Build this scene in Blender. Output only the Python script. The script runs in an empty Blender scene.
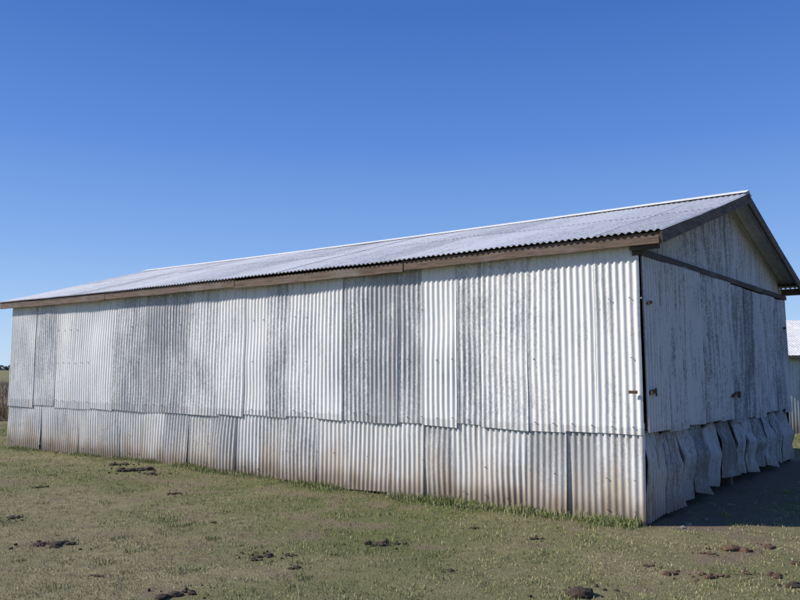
import bpy, math, random
import numpy as np
from mathutils import Vector, Matrix
random.seed(7); rng=np.random.default_rng(11)
sc=bpy.context.scene
COL=sc.collection
# ---------------------------------------------------------------- helpers
_tab=rng.random((8,256,256))
def vn(x,y,scale,seed=0):
    x=np.asarray(x,float)*scale+1000.3+seed*17.7; y=np.asarray(y,float)*scale+1000.7+seed*31.1
    xi=np.floor(x).astype(int); yi=np.floor(y).astype(int); fx=x-xi; fy=y-yi
    fx=fx*fx*(3-2*fx); fy=fy*fy*(3-2*fy); t=_tab[seed%8]
    a=t[xi&255,yi&255]; b=t[(xi+1)&255,yi&255]; c=t[xi&255,(yi+1)&255]; d=t[(xi+1)&255,(yi+1)&255]
    return (a*(1-fx)+b*fx)*(1-fy)+(c*(1-fx)+d*fx)*fy
def fbm(x,y,scale,seed=0):
    return (vn(x,y,scale,seed)*.5+vn(x,y,scale*2.1,seed+1)*.3+vn(x,y,scale*4.3,seed+2)*.2)

class Acc:
    def __init__(s): s.v=[];s.f=[];s.a={'tone':[],'seed':[]};s.n=0
    def add(s,V,F,tone=0.,seed=0.):
        V=np.asarray(V,float).reshape(-1,3); k=len(V)
        s.v.append(V)
        for f in F: s.f.append([i+s.n for i in f])
        s.a['tone'].append(np.broadcast_to(np.asarray(tone,float),(k,)))
        s.a['seed'].append(np.broadcast_to(np.asarray(seed,float),(k,)))
        s.n+=k
    def grid(s,P,tone=0.,seed=0.):
        nr,nc,_=P.shape
        idx=np.arange(nr*nc).reshape(nr,nc)
        F=np.stack([idx[:-1,:-1],idx[:-1,1:],idx[1:,1:],idx[1:,:-1]],-1).reshape(-1,4).tolist()
        s.add(P.reshape(-1,3),F,tone,seed)
    def box(s,c,d,rot=None,tone=0.,seed=0.,bev=0.0):
        cx,cy,cz=c; hx,hy,hz=[q/2 for q in d]
        V=np.array([[i*hx,j*hy,k*hz] for i in(-1,1) for j in(-1,1) for k in(-1,1)])
        if rot is not None: V=V@np.array(rot.to_3x3()).T
        V+=np.array(c)
        s.add(V,[(0,1,3,2),(4,6,7,5),(0,4,5,1),(2,3,7,6),(0,2,6,4),(1,5,7,3)],tone,seed)
    def obj(s,name,mat,parent=None,smooth=True):
        me=bpy.data.meshes.new(name); me.from_pydata(np.concatenate(s.v).tolist(),[],s.f)
        for k,l in s.a.items():
            at=me.attributes.new(k,'FLOAT','POINT'); at.data.foreach_set('value',np.concatenate(l).astype(np.float32))
        if smooth: me.polygons.foreach_set('use_smooth',[True]*len(me.polygons))
        me.materials.append(mat); me.update()
        o=bpy.data.objects.new(name,me); COL.objects.link(o)
        if parent: o.parent=parent
        return o

class NT:
    def __init__(s,name):
        s.m=bpy.data.materials.new(name); s.m.use_nodes=True; s.t=s.m.node_tree; s.N=s.t.nodes
        s.b=s.N['Principled BSDF']
    def n(s,typ,**k):
        q=s.N.new(typ)
        for a,v in k.items():
            if a.startswith('_'): q.inputs[a[1:]].default_value=v
            else: setattr(q,a,v)
        return q
    def l(s,a,b): s.t.links.new(a,b)
    def sock(s,v,inp):
        if hasattr(v,'links') or hasattr(v,'is_output'): s.l(v,inp)
        else: inp.default_value=v
    def math(s,op,a,b=0.,c=None,clamp=False):
        q=s.n('ShaderNodeMath',operation=op); q.use_clamp=clamp
        s.sock(a,q.inputs[0]); s.sock(b,q.inputs[1])
        if c is not None: s.sock(c,q.inputs[2])
        return q.outputs[0]
    def mix(s,f,a,b,blend='MIX'):
        q=s.n('ShaderNodeMix',data_type='RGBA',blend_type=blend)
        s.sock(f,q.inputs[0]); 
        for v,i in((a,6),(b,7)):
            if isinstance(v,tuple): q.inputs[i].default_value=(*v,1)
            else: s.l(v,q.inputs[i])
        return q.outputs[2]
    def noise(s,scale,vec=None,detail=4,rough=.55):
        q=s.n('ShaderNodeTexNoise'); q.inputs['Scale'].default_value=scale; q.inputs['Detail'].default_value=detail; q.inputs['Roughness'].default_value=rough
        if vec is not None: s.l(vec,q.inputs['Vector'])
        return q.outputs[0]
    def ss(s,v,a,b,lo=0.,hi=1.):
        q=s.n('ShaderNodeMapRange',interpolation_type='SMOOTHSTEP'); s.sock(v,q.inputs[0])
        q.inputs[1].default_value=a;q.inputs[2].default_value=b;q.inputs[3].default_value=lo;q.inputs[4].default_value=hi
        return q.outputs[0]
    def attr(s,n): return s.n('ShaderNodeAttribute',attribute_name=n)
    def coord(s,scale=(1,1,1),addseed=True):
        tc=s.n('ShaderNodeTexCoord').outputs['Object']
        mp=s.n('ShaderNodeMapping'); mp.inputs['Scale'].default_value=scale; s.l(tc,mp.inputs[0])
        if addseed:
            sd=s.attr('seed').outputs['Fac']
            cb=s.n('ShaderNodeCombineXYZ'); s.l(s.math('MULTIPLY',sd,13.7),cb.inputs[0]); s.l(s.math('MULTIPLY',sd,5.1),cb.inputs[1]); s.l(s.math('MULTIPLY',sd,9.3),cb.inputs[2])
            s.l(cb.outputs[0],mp.inputs['Location'])
        return mp.outputs[0]
    def bump(s,h,st=.3,dist=.01):
        q=s.n('ShaderNodeBump'); q.inputs['Strength'].default_value=st;q.inputs['Distance'].default_value=dist
        s.l(h,q.inputs['Height']); s.l(q.outputs[0],s.b.inputs['Normal'])

def iron(name,white=(.79,.775,.74),zinc=(.40,.40,.395),dirt=1.0,metal=.05,rust=.0,contrast=1.,lowdirt=True):
    t=NT(name)
    tone=t.attr('tone').outputs['Fac']
    blot=t.noise(4.5,t.coord((1,1,.5)),4,.65)
    spang=t.noise(42,t.coord((1,1,.7)),2,.7)
    streak=t.noise(9,t.coord((2.2,2.2,.12)),3,.6)
    f=t.math('ADD',tone,t.math('MULTIPLY',t.math('SUBTRACT',blot,.5),1.4))
    f=t.math('ADD',f,t.math('MULTIPLY',t.math('SUBTRACT',streak,.5),1.3*contrast))
    f=t.math('ADD',f,t.math('MULTIPLY',t.math('SUBTRACT',spang,.5),1.7))
    m=t.ss(f,.1,1.05)
    c=t.mix(m,white,zinc)
    c=t.mix(t.ss(streak,.53,.78,0,.45*contrast),c,tuple(q*.58 for q in white))
    sep=t.n('ShaderNodeSeparateXYZ'); t.l(t.n('ShaderNodeTexCoord').outputs['Object'],sep.inputs[0]); z=sep.outputs[2]
    gr=t.noise(2.2,t.coord((1,1,.35)),4,.6)
    if dirt>0:
        band=t.math('SUBTRACT',1.0,t.math('DIVIDE',z,.85),clamp=True)
        low=t.ss(z,.97,1.0,.28*dirt,0)
        c=t.mix(low,c,(.40,.385,.355))
        df=t.math('MULTIPLY',t.ss(t.math('ADD',band,t.math('MULTIPLY',t.math('SUBTRACT',gr,.5),1.7)),.15,1.05),.8*dirt)
        c=t.mix(df,c,(.46,.37,.27))
        lap=t.math('MULTIPLY',t.ss(z,.45,.95),t.ss(z,1.0,.97)); st2=t.noise(12,t.coord((2.5,2.5,.05)),2)
        c=t.mix(t.math('MULTIPLY',lap,t.ss(st2,.52,.75,0,.6*dirt)),c,(.24,.20,.17))
        df2=t.math('MULTIPLY',t.ss(t.math('ADD',t.math('MULTIPLY',z,-1.0),t.math('MULTIPLY',gr,.4)),-.12,.18),.75*dirt)
        c=t.mix(df2,c,(.20,.15,.105))
    rn=t.noise(3.0,t.coord((1.2,1.2,.4)),5,.75)
    c=t.mix(t.ss(rn,.63-rust,.78-rust,0,.65),c,(.24,.155,.10))
    t.l(c,t.b.inputs['Base Color'])
    t.l(t.math('MULTIPLY',m,metal),t.b.inputs['Metallic'])
    t.l(t.ss(blot,.2,.8,.6,.85),t.b.inputs['Roughness']); t.b.inputs['Specular IOR Level'].default_value=.3
    t.bump(t.noise(9,t.coord(addseed=False),1),.3,.008)
    return t.m
M_IRON=iron('whitewashed_corrugated_iron')
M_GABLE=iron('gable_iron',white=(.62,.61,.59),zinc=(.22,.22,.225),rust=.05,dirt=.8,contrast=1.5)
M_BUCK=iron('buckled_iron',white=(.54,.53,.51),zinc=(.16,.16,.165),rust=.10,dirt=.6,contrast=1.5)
M_ROOF=iron('galvanised_roof_iron',white=(.78,.77,.755),zinc=(.50,.50,.50),dirt=0.,metal=.1,contrast=.8)
def wood(name,a,b,axis=(1,12,12)):
    t=NT(name); g=t.noise(4,t.coord(axis),5,.65); k=t.noise(1.3,t.coord((1,1,1)),3)
    c=t.mix(t.ss(g,.3,.7),a,b); c=t.mix(t.ss(k,.5,.75,0,.5),c,(.24,.21,.18))
    t.l(c,t.b.inputs['Base Color']); t.b.inputs['Roughness'].default_value=.85; t.bump(g,.5,.008); return t.m
M_WOOD=wood('weathered_timber',(.07,.045,.03),(.18,.125,.09))
M_WOODV=wood('weathered_post_timber',(.07,.05,.035),(.17,.13,.10),(12,12,1))
M_WOODD=wood('dark_timber',(.035,.025,.02),(.09,.065,.05),(12,1,12))
def plain(name,c,r=.7,met=0.):
    t=NT(name); n=t.noise(20,t.coord(addseed=False),4); cc=t.mix(n,tuple(q*.6 for q in c),tuple(min(1,q*1.4) for q in c))
    t.l(cc,t.b.inputs['Base Color']); t.b.inputs['Roughness'].default_value=r; t.b.inputs['Metallic'].default_value=met; return t.m
M_RUSTY=plain('rusty_iron',(.10,.055,.035),.8)

# ---------------------------------------------------------------- barn frame
PX,PY=2.524,8.19; ANG=math.radians(-37.8)
ca,sa=math.cos(ANG),math.sin(ANG)
def to_local(x,y):
    dx=x-PX;dy=y-PY; return dx*ca+dy*sa, -dx*sa+dy*ca
barn=bpy.data.objects.new('corrugated_iron_barn',None); COL.objects.link(barn)
barn.location=(PX,PY,0); barn.rotation_euler=(0,0,ANG)
L=13.6; W=6.8; P=.076; AMP=.0085
ZE=3.02; YE=-.18; RZ=4.04; SL=(RZ-ZE)/(W/2-YE)
def roof_z(y):
    y=np.asarray(y,float); return np.where(y<W/2, ZE+(y-YE)*SL, ZE+(W-YE-y)*SL)
def ss_arr(a,b,n=10):
    k=max(2,int(round((b-a)/(P/n)))+1); return np.linspace(a,b,k)
def sheet(acc,s0,s1,z0,z1,mapf,tone,rows=7,off=0.,tilt=0.,skew=0.,bulge=0.,amp=AMP,zj=.0):
    s=ss_arr(s0,s1); t=np.linspace(0,1,rows)
    S,T=np.meshgrid(s,t); u=(S-s0)/(s1-s0)
    Z0=z0(S) if callable(z0) else z0+skew*(u-.5); Z1=z1(S) if callable(z1) else z1+skew*.3*(u-.5)
    Z=Z0+(Z1-Z0)*T
    A_=amp*(.75+.5*vn(S,Z,1.7,6))
    O=A_*np.cos(2*math.pi*S/P)+off+tilt*(1-T)+bulge*np.sin(math.pi*T)*np.sin(math.pi*u)
    X,Y,ZZ=mapf(S,Z,O)
    acc.grid(np.stack([X,Y,ZZ],-1),tone,random.random()*5)
def warp(s,z): return (vn(s,z,.7,3)-.5)*.05+(vn(s,z,2.3,4)-.5)*.022
def f_front(S,Z,O): return -S, -O-.02-warp(S,Z), Z
def f_back(S,Z,O): return -S, W+O+.02, Z
def f_left(S,Z,O): return -L-O-.02, S, Z
def f_gab(S,Z,O): return O+(vn(S,Z,.9,5)-.5)*.04*np.clip(S,0,1), S, Z

up=[(-.03,.12),(.475,.05),(.84,.30),(1.30,.42),(1.885,.68),(2.29,-.05),(2.76,.80),(3.2,1.0),(3.61,.70),(4.16,.08),(4.63,.24),(5.25,.64),(5.65,-.05),(6.2,.24),(6.78,.45),(7.57,.76),(8.17,.88),(8.77,.66),(9.3,.58),(9.72,.05),(10.45,.0),(11.1,.15),(11.78,.5),(12.6,.3),(L,0)]
wall=Acc()
for i in range(len(up)-1):
    a,b=up[i][0],up[i+1][0]
    sheet(wall,a-.0,b+.05,.93+random.uniform(-.03,.02)-.006*a,2.985,f_front,up[i][1],rows=14,off=.014+(.005 if i%2 else 0),tilt=random.uniform(-.006,.014),skew=random.uniform(-.025,.025),bulge=random.uniform(-.01,.014))
lo=[(-.03,.15),(.12,.45),(.475,1.05),(.84,.9),(1.3,.15),(1.9,.1),(2.35,.75),(2.80,.15),(3.35,.0),(4.0,.1),(4.65,.6),(5.35,.5),(5.8,.15),(6.35,.95),(6.9,.62),(7.55,.75),(8.1,.15),(8.8,.25),(9.5,.5),(10.2,.1),(10.9,.35),(11.6,.05),(12.3,.35),(13.,.15),(L,0)]
for i in range(len(lo)-1):
    a,b=lo[i][0],lo[i+1][0]
    sheet(wall,a,b+.05,random.uniform(-.05,.01),1.03,f_front,lo[i][1],rows=9,off=(-.006 if i%2 else -.010),tilt=random.uniform(-.01,.045),skew=random.uniform(-.05,.05),bulge=random.uniform(-.02,.025))
wall.obj('front_wall_sheets',M_IRON,barn)
nl=Acc()
for zr in (1.0,1.72,2.35,2.9,.45,.12):
    off=.0 if zr>.95 else -.018
    for k in range(1,178,3 if zr>.9 else 4):
        s=k*P; w=float(warp(s,zr)); zz=zr+random.uniform(-.012,.012)
        if random.random()<.3: continue
        nl.box((-s,-(.0085+.02+.019+off+w),zz),(.010,.008,.010))
nl.obj('roofing_nails',M_RUSTY,barn,False)
bk=Acc()
for k in range(18):
    a=k*L/18
    sheet(bk,a,a+L/18+.04,0,2.98,f_back,random.uniform(0,.8),rows=3,off=.004*(k%2))
for k in range(9):
    a=k*W/9; b=min(W,a+W/9+.04)
    sheet(bk,a,b,lambda S:0*S,lambda S:roof_z(S)-.05,f_left,random.uniform(0,.8),rows=4,off=.004*(k%2))
bk.obj('rear_wall_sheets',M_IRON,barn)

# gable wall
g=Acc()
yb=[-.012,.62,1.27,1.93,2.6,3.30]
for i in range(5):
    sheet(g,yb[i],yb[i+1]+.03,.93+random.uniform(-.03,.02),2.80+random.uniform(-.01,.01),f_gab,[.10,.35,.15,.5,.3][i],rows=10,off=.045+.006*(i%2),skew=random.uniform(-.03,.03),tilt=random.uniform(0,.03),bulge=random.uniform(-.015,.02),amp=.023)
yc=[3.32,3.95,4.55,5.2,5.9,6.5,6.8]
for i in range(6):
    sheet(g,yc[i],yc[i+1]+.03,.90+random.uniform(-.05,.05),2.78+random.uniform(-.01,.01),f_gab,[.55,.8,.3,.35,.55,.25][i],rows=10,off=.038+.006*(i%2),skew=random.uniform(-.04,.04),tilt=random.uniform(-.01,.05),bulge=random.uniform(-.02,.02),amp=.023)
for i in range(10):
    a=i*W/10+.02;b=min(W-.02,a+W/10+.02)
    sheet(g,a,b,lambda S:0*S+2.86,lambda S:np.maximum(2.87,roof_z(S)-.035),f_gab,.15+.35*random.random(),rows=4,off=-.03+.004*(i%2),amp=.020)
g.obj('gable_wall_sheets',M_GABLE,barn)
# buckled lower sheets : corrugated, loose, bent outward at the foot with a crease
q=Acc()
def buck(y0,y1,zb,zt,seed,out,tone):
    s=ss_arr(y0,y1,12); t=np.linspace(0,1,36); S,T=np.meshgrid(s,t); u=(S-y0)/(y1-y0)
    r=random.Random(seed*7+1)
    kn=[0,r.uniform(.2,.3),r.uniform(.45,.6),r.uniform(.7,.82),1]
    def edge(o): return np.interp(T,kn,[o*r.uniform(.7,1.1),o*r.uniform(.3,.8),r.uniform(.03,.08)+o*.3,r.uniform(.0,.05),-.03])
    eL,eR=edge(out*.5),edge(out*1.1)
    O=eL*(1-u)+eR*u
    z=zb+(zt-zb)*T-(1-T)*r.uniform(-.06,.06)*(u-.5)*2-(.02+.09*np.abs(u-r.random()))*T**6
    ph=r.uniform(0,6)
    O=O+.023*np.cos(2*math.pi*S/P+ph)*(.75+.5*vn(S,T,3,2))+(vn(S,T*2,3,5)-.5)*.025
    yy=S+(1-T)*r.uniform(-.04,.04)+.02*np.sin(math.pi*T)*r.uniform(-1,1)
    q.grid(np.stack([O,yy,z],-1),tone,r.random()*5)
spec=[(0.03,.50,.02,.98,.03,.1),(.54,1.0,.05,.98,.09,.6),(1.03,1.52,.08,.96,.03,.4),(1.56,2.04,.10,.97,.12,.8),(2.08,2.62,.12,.95,.04,.3),(2.68,3.2,.18,.95,.12,.9),
      (3.28,3.76,.16,.93,.05,.4),(3.83,4.35,.12,.95,.11,.3),(4.4,4.9,.14,.93,.05,.7),(4.96,5.47,.10,.94,.12,.4),(5.53,6.06,.12,.93,.05,.6),(6.13,6.75,.08,.95,.09,.3)]
for i,(a,b,zb,zt,out,tn) in enumerate(spec): buck(a,b,zb,zt,i+3,out,tn)
q.obj('buckled_lower_sheets',M_BUCK,barn)

# roof
rf=Acc(); X0=-L-.32; X1=.34
nsh=20
for side in (0,1):
    for k in range(nsh):
        a=X0+(X1-X0)*k/nsh; b=min(X1,a+(X1-X0)/nsh+.05)
        s=ss_arr(a,b,8)
        for row,(t0,t1) in enumerate(((0,.56),(.53,1.))):
            t=np.linspace(t0,t1,6); S,T=np.meshgrid(s,t)
            ye=YE-.03
            Y=ye+(W/2-ye)*T; Z=ZE+(Y-YE)*SL+.0105*np.cos(2*math.pi*S/P)+.003*(k%2)+.007*row+.012
            Z=Z-.03*np.sin(math.pi*(S-X0)/(X1-X0))+(vn(S,T*3,.6,1)-.5)*.035*(0.4+np.sin(math.pi*T))
            if side: Y=W-Y
            rf.grid(np.stack([S,Y,Z],-1),[.35,.5,.2,.7,.4][(k*7+row*3)%5],random.random()*5)
rf.obj('roof_sheets',M_ROOF,barn)
rc=Acc()
s=np.linspace(X0,X1,60); prof=np.array([(-.17,-.17*SL+.030),(-.09,-.09*SL+.034),(-.03,.028),(0,.045),(.03,.028),(.09,-.09*SL+.034),(.17,-.17*SL+.030)])
Pm=np.zeros((len(s),7,3)); Pm[:,:,0]=s[:,None]; Pm[:,:,1]=W/2+prof[:,0]; Pm[:,:,2]=RZ+.012+prof[:,1]-(.03*np.sin(math.pi*(s-X0)/(X1-X0)))[:,None]
rc.grid(Pm,0.05,1.); rc.obj('ridge_capping',M_ROOF,barn)
fa=Acc()
segs=[(X0+.02,-9.9,0),(-9.895,-6.3,.012),(-6.295,-3.02,-.008),(-3.015,X1-.04,.01)]
for i,(a,b,dz) in enumerate(segs):
    n=24; xs=np.linspace(a,b,n)
    sag=-.03*np.sin(math.pi*(xs-X0)/(X1-X0))+dz
    for side in(0,1):
        y0,y1=(YE,YE+.035) if not side else (W-YE,W-YE-.035)
        zt=2.998; zb=2.88
        ring=[]
        for (yy,zz) in ((y0,zb),(y0,zt),(y1,zt),(y1,zb),(y0,zb)):
            ring.append(np.stack([xs,np.full(n,yy+(.004*i if not side else -.004*i)),zz+sag+(vn(xs,xs*0+zz,3,2)-.5)*.012],-1))
        fa.grid(np.stack(ring,0),0,i*.9)
        fa.box((a,(y0+y1)/2,(zt+zb)/2+dz),(.004,.03,zt-zb-.01)); fa.box((b,(y0+y1)/2,(zt+zb)/2+dz),(.004,.03,zt-zb-.01))
fa.obj('eave_fascia',M_WOOD,barn,False)
ba=Acc(); ang=math.atan(SL); ln=math.hypot(W/2-YE,RZ-ZE)
for xx in (X1-.02,X0+.02):
    for side in (0,1):
        ym=(YE+W/2)/2; zm=(ZE+RZ)/2-.072
        R=Matrix.Rotation(ang,3,'X') if side==0 else Matrix.Rotation(-ang,3,'X')
        ba.box((xx,ym if side==0 else W-ym,zm),(.035,ln-.02,.125),R,0,side)
ba.obj('barge_boards',wood('barge_timber',(.06,.04,.028),(.15,.11,.08),(12,1,6)),barn,False)
fr=Acc()
for yy in np.linspace(.12,W/2-.12,5):
    for y in (yy,W-yy):
        fr.box((-L/2,y,float(roof_z(y))-.065),(L-.14,.07,.075),None,0,yy)
for yy in (.10,W/2-.1,W/2+.1,W-.1):
    fr.box((.13,yy,float(roof_z(yy))-.045),(.33,.06,.045),None,0,yy)
for xx in np.linspace(-L+.1,-.12,8):
    for side in(0,1):
        ym=(YE+W/2)/2+.06; R=Matrix.Rotation(ang if side==0 else -ang,3,'X')
        fr.box((xx,ym if side==0 else W-ym,(ZE+RZ)/2-.15),(.05,ln-.3,.09),R,0,xx)
    fr.box((xx,W/2,2.8),(.05,W-.1,.1)); 
fr.obj('roof_framing',M_WOODD,barn,False)
po=Acc()
for xx in np.linspace(-L+.08,-.09,8):
    for y in (.08,W-.08): po.box((xx,y,1.35),(.12,.12,2.9),None,0,xx)
for y in (W/2,):
    for xx in (-.09,-L+.08): po.box((xx,y,1.9),(.12,.12,3.8),None,0,1)
for z in (.45,1.0,1.9,2.75):
    for y in(.02+.035-.0,W-.055):
        po.box((-L/2,y+.0,z),(L-.3,.04,.07),None,0,z)
po.box((-.06,W/2,1.0),(.05,W-.3,.08)); po.box((-.06,W/2,.42),(.05,W-.3,.07))
po.obj('wall_posts',M_WOODV,barn,False)
dt=Acc()
dt.box((.02,W/2,2.835),(.11,W+.1,.07))
dt.box((.012,6.80,1.4),(.06,.05,2.85))
dt.box((-.02,.02,1.5),(.04,.03,3.0))
dt.box((.12,-.09,2.90),(.30,.07,.10))
dt.obj('door_track_and_jambs',M_WOODD,barn,False)
ht=Acc()
for (x,y,z,d) in ((.10,.06,1.36,(.05,.10,.035)),(.13,.10,1.36,(.015,.02,.09)),(-.05,-.08,1.36,(.09,.02,.03)),(.10,3.22,1.25,(.03,.20,.03)),(.11,3.40,1.25,(.04,.04,.08)),(.1,.06,2.3,(.03,.09,.03)),(.1,6.5,2.3,(.03,.09,.03))):
    ht.box((x,y,z),d,Matrix.Rotation(.2,3,'X'))
ht.obj('door_hardware',M_RUSTY,barn,False)

# ---------------------------------------------------------------- ground
def gh(x,y):
    return (vn(x,y,.25,1)-.5)*.07+(vn(x,y,1.3,2)-.5)*.03+(vn(x,y,4.,3)-.5)*.012
def green(x,y):
    lx,ly=to_local(x,y)
    g=(fbm(x,y,.5,4)-.5)*1.9+.40+ .3*(vn(x,y,.15,5)-.5)+(vn(x,y,2.6,6)-.5)*.5
    dist=np.where((lx<.2)&(lx>-L-1),np.abs(ly),9)
    g=g+.5*np.exp(-dist/.6)*(ly<0.3)+.20*np.exp(-np.abs(ly+1.8)/1.2)
    return np.clip(g,0,1)
def bare(x,y):
    lx,ly=to_local(x,y)
    near=np.exp(-np.maximum(lx-.5,0)/.35)*((lx>-.05))*((ly>-.05)&(ly<W+.4))
    b=near*1.1+np.clip((fbm(x,y,2.0,6)-.52)*3.2,0,.65)+.40*np.exp(-((x-2.9)**2/1.2+(y-6.7)**2/.3))
    inside=(lx<0)&(lx>-L)&(ly>0.0)&(ly<W)
    return np.clip(np.where(inside,1,b),0,1)
def axis(lo_,hi_,st):
    c=list(np.arange(lo_,hi_+1e-6,st)); d=st; a=[];x=lo_
    while x>-2500: d*=1.22; x-=d; a.append(x)
    b=[];x=hi_;d=st
    while x<2500: d*=1.22; x+=d; b.append(x)
    return np.array(a[::-1]+c+b)
gx=axis(-14,12,.12); gy=axis(2,22,.12)
GX,GY=np.meshgrid(gx,gy); fade=np.exp(-np.maximum(np.hypot(GX,GY-8)-25,0)/30)
GZ=gh(GX,GY)*fade
me=bpy.data.meshes.new('ground'); idx=np.arange(GX.size).reshape(GX.shape)
F=np.stack([idx[:-1,:-1],idx[:-1,1:],idx[1:,1:],idx[1:,:-1]],-1).reshape(-1,4)
me.from_pydata(np.stack([GX,GY,GZ],-1).reshape(-1,3).tolist(),[],F.tolist())
for nme,fn in (('green',green),('bare',bare)):
    at=me.attributes.new(nme,'FLOAT','POINT'); at.data.foreach_set('value',fn(GX,GY).ravel().astype(np.float32))
me.polygons.foreach_set('use_smooth',[True]*len(me.polygons))
ground=bpy.data.objects.new('ground',me); COL.objects.link(ground)
t=NT('paddock_soil_and_turf')
v=t.coord(addseed=False); n1=t.noise(9,v,6,.7); n2=t.noise(60,v,3,.7)
gA=t.attr('green').outputs['Fac']; bA=t.attr('bare').outputs['Fac']
c=t.mix(t.ss(n1,.3,.7),(.23,.20,.105),(.38,.335,.19))
c=t.mix(t.math('MULTIPLY',gA,.8),c,(.15,.175,.06))
c=t.mix(t.ss(n2,.3,.7,0,.55),c,(.10,.085,.045))
soil=t.mix(n1,(.14,.105,.065),(.30,.24,.16))
c=t.mix(t.ss(bA,.25,.8),c,soil)
t.l(c,t.b.inputs['Base Color']); t.b.inputs['Roughness'].default_value=.95; t.b.inputs['Specular IOR Level'].default_value=.1
t.bump(t.math('ADD',n1,n2),.8,.03); me.materials.append(t.m)

def blades(name,x,y,h,w,col,mat,lean=.6,z0=None):
    n=len(x); th=rng.random(n)*2*math.pi; ph=rng.random(n)*2*math.pi; ll=rng.random(n)*lean*h
    z=gh(x,y) if z0 is None else z0
    dx=np.cos(th)*w/2; dy=np.sin(th)*w/2
    V=np.empty((n,5,3))
    V[:,0]=np.stack([x-dx,y-dy,z-.005],-1); V[:,1]=np.stack([x+dx,y+dy,z-.005],-1)
    mx=x+np.cos(ph)*ll*.35; my=y+np.sin(ph)*ll*.35
    V[:,2]=np.stack([mx+dx*.8,my+dy*.8,z+h*.6],-1); V[:,3]=np.stack([mx-dx*.8,my-dy*.8,z+h*.6],-1)
    V[:,4]=np.stack([x+np.cos(ph)*ll,y+np.sin(ph)*ll,z+h*(1-.25*(ll/(h+1e-6)))],-1)
    me=bpy.data.meshes.new(name); me.vertices.add(n*5); me.vertices.foreach_set('co',V.ravel())
    base=(np.arange(n)*5)[:,None]
    li=np.concatenate([base+np.array([0,1,2,3]),base+np.array([3,2,4])],1)
    me.loops.add(n*7); me.loops.foreach_set('vertex_index',li.ravel().astype(np.int32))
    st=np.stack([np.arange(n)*7,np.arange(n)*7+4],-1).ravel()
    me.polygons.add(n*2); me.polygons.foreach_set('loop_start',st.astype(np.int32))
    me.update(calc_edges=True); me.validate()
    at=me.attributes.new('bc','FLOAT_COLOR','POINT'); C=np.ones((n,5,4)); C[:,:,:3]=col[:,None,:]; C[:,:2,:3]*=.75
    at.data.foreach_set('color',C.ravel().astype(np.float32))
    me.materials.append(mat); o=bpy.data.objects.new(name,me); COL.objects.link(o); return o
t=NT('grass_blades'); a=t.attr('bc').outputs['Color']; t.l(a,t.b.inputs['Base Color']); t.b.inputs['Roughness'].default_value=.7
t.b.inputs['Specular IOR Level'].default_value=.2
M_BL=t.m
N=400000
r=3.6+rng.random(N)*22; th=(rng.random(N)-.5)*1.5
x=r*np.sin(th); y=r*np.cos(th)
G=green(x,y);B=bare(x,y); lx,ly=to_local(x,y)
cl=fbm(x,y,7.,2)
keep=(rng.random(N)<np.clip((cl-.28)*2.2,.08,1)*(1-.93*B))&~((lx<.02)&(lx>-L)&(ly>-.03)&(ly<W))
x,y,G,r,ly,lx,cl=x[keep],y[keep],G[keep],r[keep],ly[keep],lx[keep],cl[keep]; n=len(x)
dry=np.array([.54,.475,.28]);dry2=np.array([.38,.32,.17]);gr1=np.array([.165,.205,.065]);gr2=np.array([.31,.33,.125])
k=rng.random(n)[:,None]; gm=(rng.random(n)<np.clip(G*1.0,.06,.88))[:,None]
col=np.where(gm,gr1*k+gr2*(1-k),dry*k+dry2*(1-k))
h=(.005+.013*rng.random(n)**1.7)*(1+.7*G)*(.6+cl)*(1+.02*r); w=.0045*(1+r*.06)
x1,y1,h1,w1,c1=x,y,h,w,col
m=26000; s=rng.random(m)**1.25*L; off=.03+np.abs(rng.normal(0,.13,m)); clump=vn(s,off*0,2.2,3)
kk=rng.random(m)<np.clip((clump-.25)*1.6,.06,1); s=s[kk];off=off[kk]; m=len(s)
wx=PX+(-s)*ca-(-off)*sa; wy=PY+(-s)*sa+(-off)*ca
hh=(.03+.10*rng.random(m)**1.6)*(1.25-.6*s/L)*np.exp(-off/.35); k=rng.random(m)[:,None]
cc=np.where(rng.random((m,1))<.68,np.array([.14,.19,.05])*k+np.array([.26,.30,.10])*(1-k),np.array([.42,.37,.22]))
tx=[];ty=[];thh=[]
for i in range(150):
    rr=random.uniform(4.5,13); aa=random.uniform(-.62,.62); cx_,cy_=rr*math.sin(aa),rr*math.cos(aa)
    l1,l2=to_local(cx_,cy_)
    if l2>-.2 and l1<.3: continue
    k_=random.randint(20,70); rad=random.uniform(.03,.10)
    tx.append(rng.normal(cx_,rad,k_));ty.append(rng.normal(cy_,rad,k_));thh.append(rng.uniform(.015,.04,k_)*random.uniform(.6,1.2))
tx=np.concatenate(tx);ty=np.concatenate(ty);thh=np.concatenate(thh); kt=rng.random(len(tx))[:,None]
tc_=np.array([.15,.20,.055])*kt+np.array([.33,.34,.15])*(1-kt)
blades('grass',np.concatenate([x1,wx,tx]),np.concatenate([y1,wy,ty]),np.concatenate([h1,hh,thh]),np.concatenate([w1,np.full(m,.007),np.full(len(tx),.006)]),np.concatenate([c1,cc,tc_]),M_BL)

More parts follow.
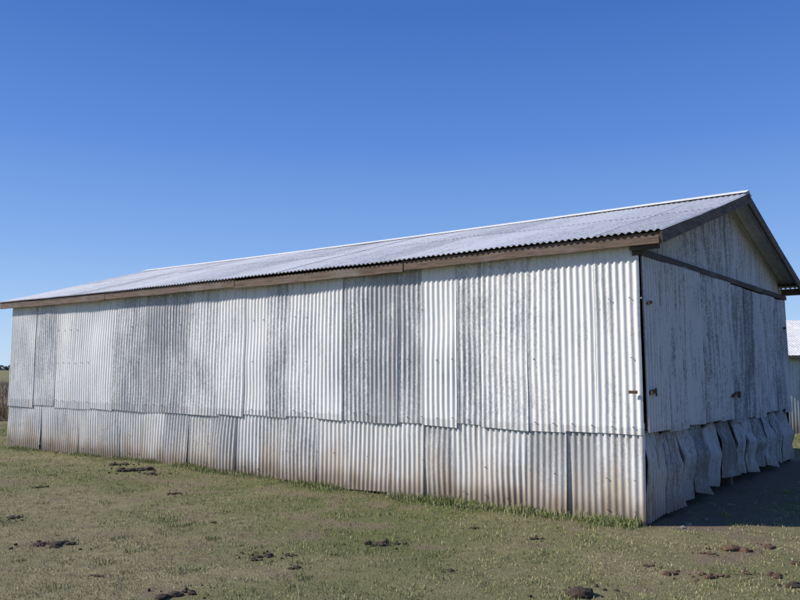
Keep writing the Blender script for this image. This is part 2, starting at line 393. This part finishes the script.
# ---------------------------------------------------------------- dung, clods, stones
def lumpmat(name,c1,c2):
    t=NT(name); n=t.noise(25,t.coord(addseed=False),6,.7); t.l(t.mix(t.ss(n,.3,.7),c1,c2),t.b.inputs['Base Color']); t.b.inputs['Roughness'].default_value=.95
    t.bump(n,.8,.02); return t.m
M_DUNG=lumpmat('dried_dung',(.03,.02,.013),(.10,.07,.042)); M_RED=lumpmat('red_clod',(.06,.035,.022),(.19,.11,.065)); M_ST=lumpmat('stone',(.16,.14,.12),(.34,.31,.27))
import bmesh
def lump_cluster(name,x,y,size,mat,n=9,flat=.35):
    A=Acc()
    for i in range(n+14):
        bit=i>=n
        bm=bmesh.new(); bmesh.ops.create_icosphere(bm,subdivisions=2 if bit else 3,radius=1)
        rr=size*(random.uniform(.04,.13) if bit else random.uniform(.15,.42)*(1.2 if i==0 else .8)); a=random.random()*6.28; d=size*random.random()**.8*(0 if i==0 else 1.05)*(2.4 if bit else 1)
        sd=random.random()*50
        V=np.array([v.co[:] for v in bm.verts])
        dis=.5+1.0*fbm(V[:,0]*1.+sd,V[:,1]+V[:,2]*1.3+sd,2.2,i)
        V=V*dis[:,None]*np.array([rr*random.uniform(.8,1.3),rr*random.uniform(.7,1.1),rr*(flat if not bit else .7)*random.uniform(.7,1.5)])
        V+=np.array([d*math.cos(a),d*math.sin(a)*.8,rr*flat*.3])
        Fc=[[v.index for v in f.verts] for f in bm.faces]; bm.free(); A.add(V,Fc)
    o=A.obj(name,mat); o.location=(x,y,float(gh(x,y))+.003); return o
for (x,y,sz) in ((-3.17,7.29,.17),(-3.32,7.36,.07),(-4.1,12.3,.26),(-3.75,11.9,.12),(-4.6,13.,.15),(-1.23,6.9,.13),(-.98,6.95,.06),(-.2,7.38,.13),(-.03,7.45,.07),(-1.62,5.75,.14),(1.29,5.72,.17),(1.3,7.6,.08),(-4.25,8.67,.10),(-.85,6.55,.07),(-2.9,10.2,.09),(2.9,5.9,.12),(.4,6.4,.05),(-2.4,6.3,.05),(.75,8.1,.05),(-2.,8.4,.06),(-4.9,10.8,.09),(.1,5.6,.05)):
    lump_cluster('cow_pat',x,y,sz,M_DUNG,n=8,flat=.42)
for (x,y,sz) in ((2.16,6.33,.10),(2.05,6.55,.06),(2.45,6.2,.11),(2.72,6.3,.06),(2.95,6.24,.10),(2.98,7.09,.17),(2.7,6.95,.07),(3.3,6.6,.09),(3.35,7.2,.1)):
    lump_cluster('dirt_clod',x,y,sz,M_RED,n=7,flat=.4)
for (x,y,sz) in ((2.86,8.0,.07),(3.0,8.25,.09),(3.3,8.55,.06),(3.9,9.4,.1)):
    lump_cluster('stone',x,y,sz,M_ST,n=2,flat=.6)

# ---------------------------------------------------------------- neighbouring shed
shed=bpy.data.objects.new('farm_shed',None); COL.objects.link(shed); shed.location=(8.6,19.5,0); shed.rotation_euler=(0,0,math.radians(-4))
A=Acc(); SW,SD,SH,SR=5.2,5.0,1.98,2.95
def rz(y): y=np.asarray(y,float); return SH+(SR-SH)*(1-np.abs(y-SD/2)/(SD/2))
for i in range(8):
    a=i*SW/8;b=a+SW/8
    sheet(A,a,b,0.,SH,lambda S,Z,O:(S,-O-.004*(i%2),Z),random.uniform(.2,.6),rows=4)
    sheet(A,a,b,0.,SH,lambda S,Z,O:(S,SD+O,Z),.4,rows=3)
for i in range(8):
    a=i*SD/8;b=a+SD/8
    for xx,sg in((0,-1),(SW,1)):
        sheet(A,a,b,lambda S:0*S,lambda S:rz(S)-.03,lambda S,Z,O:(xx+sg*O,S,Z),random.uniform(.2,.7),rows=4)
A.obj('wall_sheets',iron('shed_iron',white=(.50,.60,.58),zinc=(.3,.36,.36)),shed)
A=Acc()
for side in (0,1):
    s=ss_arr(-.25,SW+.25,8); tt=np.linspace(0,1,5); S,T=np.meshgrid(s,tt); Y=-.2+(SD/2+.2)*T; Z=SH+(SR-SH)*Y/(SD/2)+.02+.0095*np.cos(2*math.pi*S/P)
    if side: Y=SD-Y
    A.grid(np.stack([S,Y,Z],-1),.6,2.)
A.obj('roof_sheets',M_ROOF,shed)
A=Acc(); A.box((SW/2,-.2,SH-.09),(SW+.5,.03,.1)); A.box((SW/2,SD+.2,SH-.09),(SW+.5,.03,.1)); A.obj('fascia',M_WOOD,shed,False)
A=Acc(); A.box((2.6,-.035,.95),(1.1,.03,1.85),tone=.9); A.box((4.3,-.035,1.2),(.9,.03,.6)); A.obj('door',M_WOODV,shed,False)

# ---------------------------------------------------------------- dry crop to the left rear
m=60000
cx=-60+rng.random(m)*49.0; cy=24+rng.random(m)**1.5*45; row=np.round(cx/.75)*.75+rng.normal(0,.09,m); cx=row
hh=(.5+.35*rng.random(m))*(.9+.2*vn(cx,cy,.2,2)); k=rng.random(m)[:,None]
cc=np.array([.32,.24,.15])*k+np.array([.44,.38,.25])*(1-k); red=rng.random(m)<.2; cc[red]=np.array([.26,.13,.08])
o=blades('dry_crop',cx,cy,hh,np.full(m,.035),cc,M_BL,lean=.45,z0=np.full(m,-.02))
A=Acc()
for X in np.arange(-1100,1100,3.2):
    Y=950+60*math.sin(X*.006); hgt=3.5+4*float(vn(X,0,.03,2))*float(vn(X,3,.2,3))+1
    if vn(X,9,.012,4)<.33: continue
    for j in range(9):
        c=np.array([X+random.uniform(-4,4),Y+random.uniform(-5,5),random.uniform(.2,1)*hgt]); rr=random.uniform(1.0,2.0)
        tri=rng.normal(0,1,(3,3))*rr*.8; A.add(c+tri,[(0,1,2)]); tri=rng.normal(0,1,(3,3))*rr*.8; A.add(c+tri,[(0,1,2)])
A.obj('tree_line',lumpmat('distant_foliage',(.08,.10,.08),(.14,.16,.12)),None,False)

# ---------------------------------------------------------------- light, sky, camera
EL=math.radians(36); AZ=(-.9995,-.02)
S=Vector((AZ[0]*math.cos(EL),AZ[1]*math.cos(EL),math.sin(EL))).normalized()
sd=bpy.data.lights.new('sun','SUN'); sd.energy=5.0; sd.angle=math.radians(.5); sd.color=(1,.955,.885)
so=bpy.data.objects.new('sun',sd); COL.objects.link(so); so.rotation_euler=(-S).to_track_quat('-Z','Y').to_euler()
w=bpy.data.worlds.new('World'); sc.world=w; w.use_nodes=True; nt=w.node_tree
sk=nt.nodes.new('ShaderNodeTexSky'); sk.sky_type='NISHITA'; sk.sun_disc=False; sk.sun_elevation=EL; sk.sun_rotation=math.atan2(AZ[0],AZ[1]); sk.altitude=1200; sk.air_density=1.; sk.dust_density=0.; sk.ozone_density=3.
# clear winter air, pale blue towards the horizon, by true elevation
tc=nt.nodes.new('ShaderNodeTexCoord'); sp=nt.nodes.new('ShaderNodeSeparateXYZ'); nt.links.new(tc.outputs['Generated'],sp.inputs[0])
rp=nt.nodes.new('ShaderNodeValToRGB'); nt.links.new(sp.outputs[2],rp.inputs[0])
e=rp.color_ramp.elements
e[0].position=0.; e[0].color=(.48,.68,.94,1)
e[1].position=1.; e[1].color=(.03,.09,.32,1)
for p_,c_ in ((.06,(.38,.58,.91)),(.15,(.22,.42,.85)),(.28,(.105,.26,.73)),(.43,(.048,.16,.57))):
    q_=e.new(p_); q_.color=(*c_,1)
mu=nt.nodes.new('ShaderNodeVectorMath'); mu.operation='SCALE'; nt.links.new(rp.outputs[0],mu.inputs[0]); mu.inputs[3].default_value=1/.12
mx=nt.nodes.new('ShaderNodeMix'); mx.data_type='RGBA'; mx.inputs[0].default_value=.82
nt.links.new(sk.outputs[0],mx.inputs[6]); nt.links.new(mu.outputs[0],mx.inputs[7])
bg=nt.nodes['Background']; nt.links.new(mx.outputs[2],bg.inputs[0]); bg.inputs[1].default_value=.12
cd=bpy.data.cameras.new('camera'); co=bpy.data.objects.new('camera',cd); COL.objects.link(co)
cd.sensor_width=36; cd.lens=34.9; cd.clip_end=6000; cd.clip_start=.05
co.location=(0,0,1.6); co.rotation_euler=(math.radians(90+5.09),0,0)
sc.camera=co
sc.view_settings.view_transform='Standard'; sc.view_settings.look='None'; sc.view_settings.exposure=0
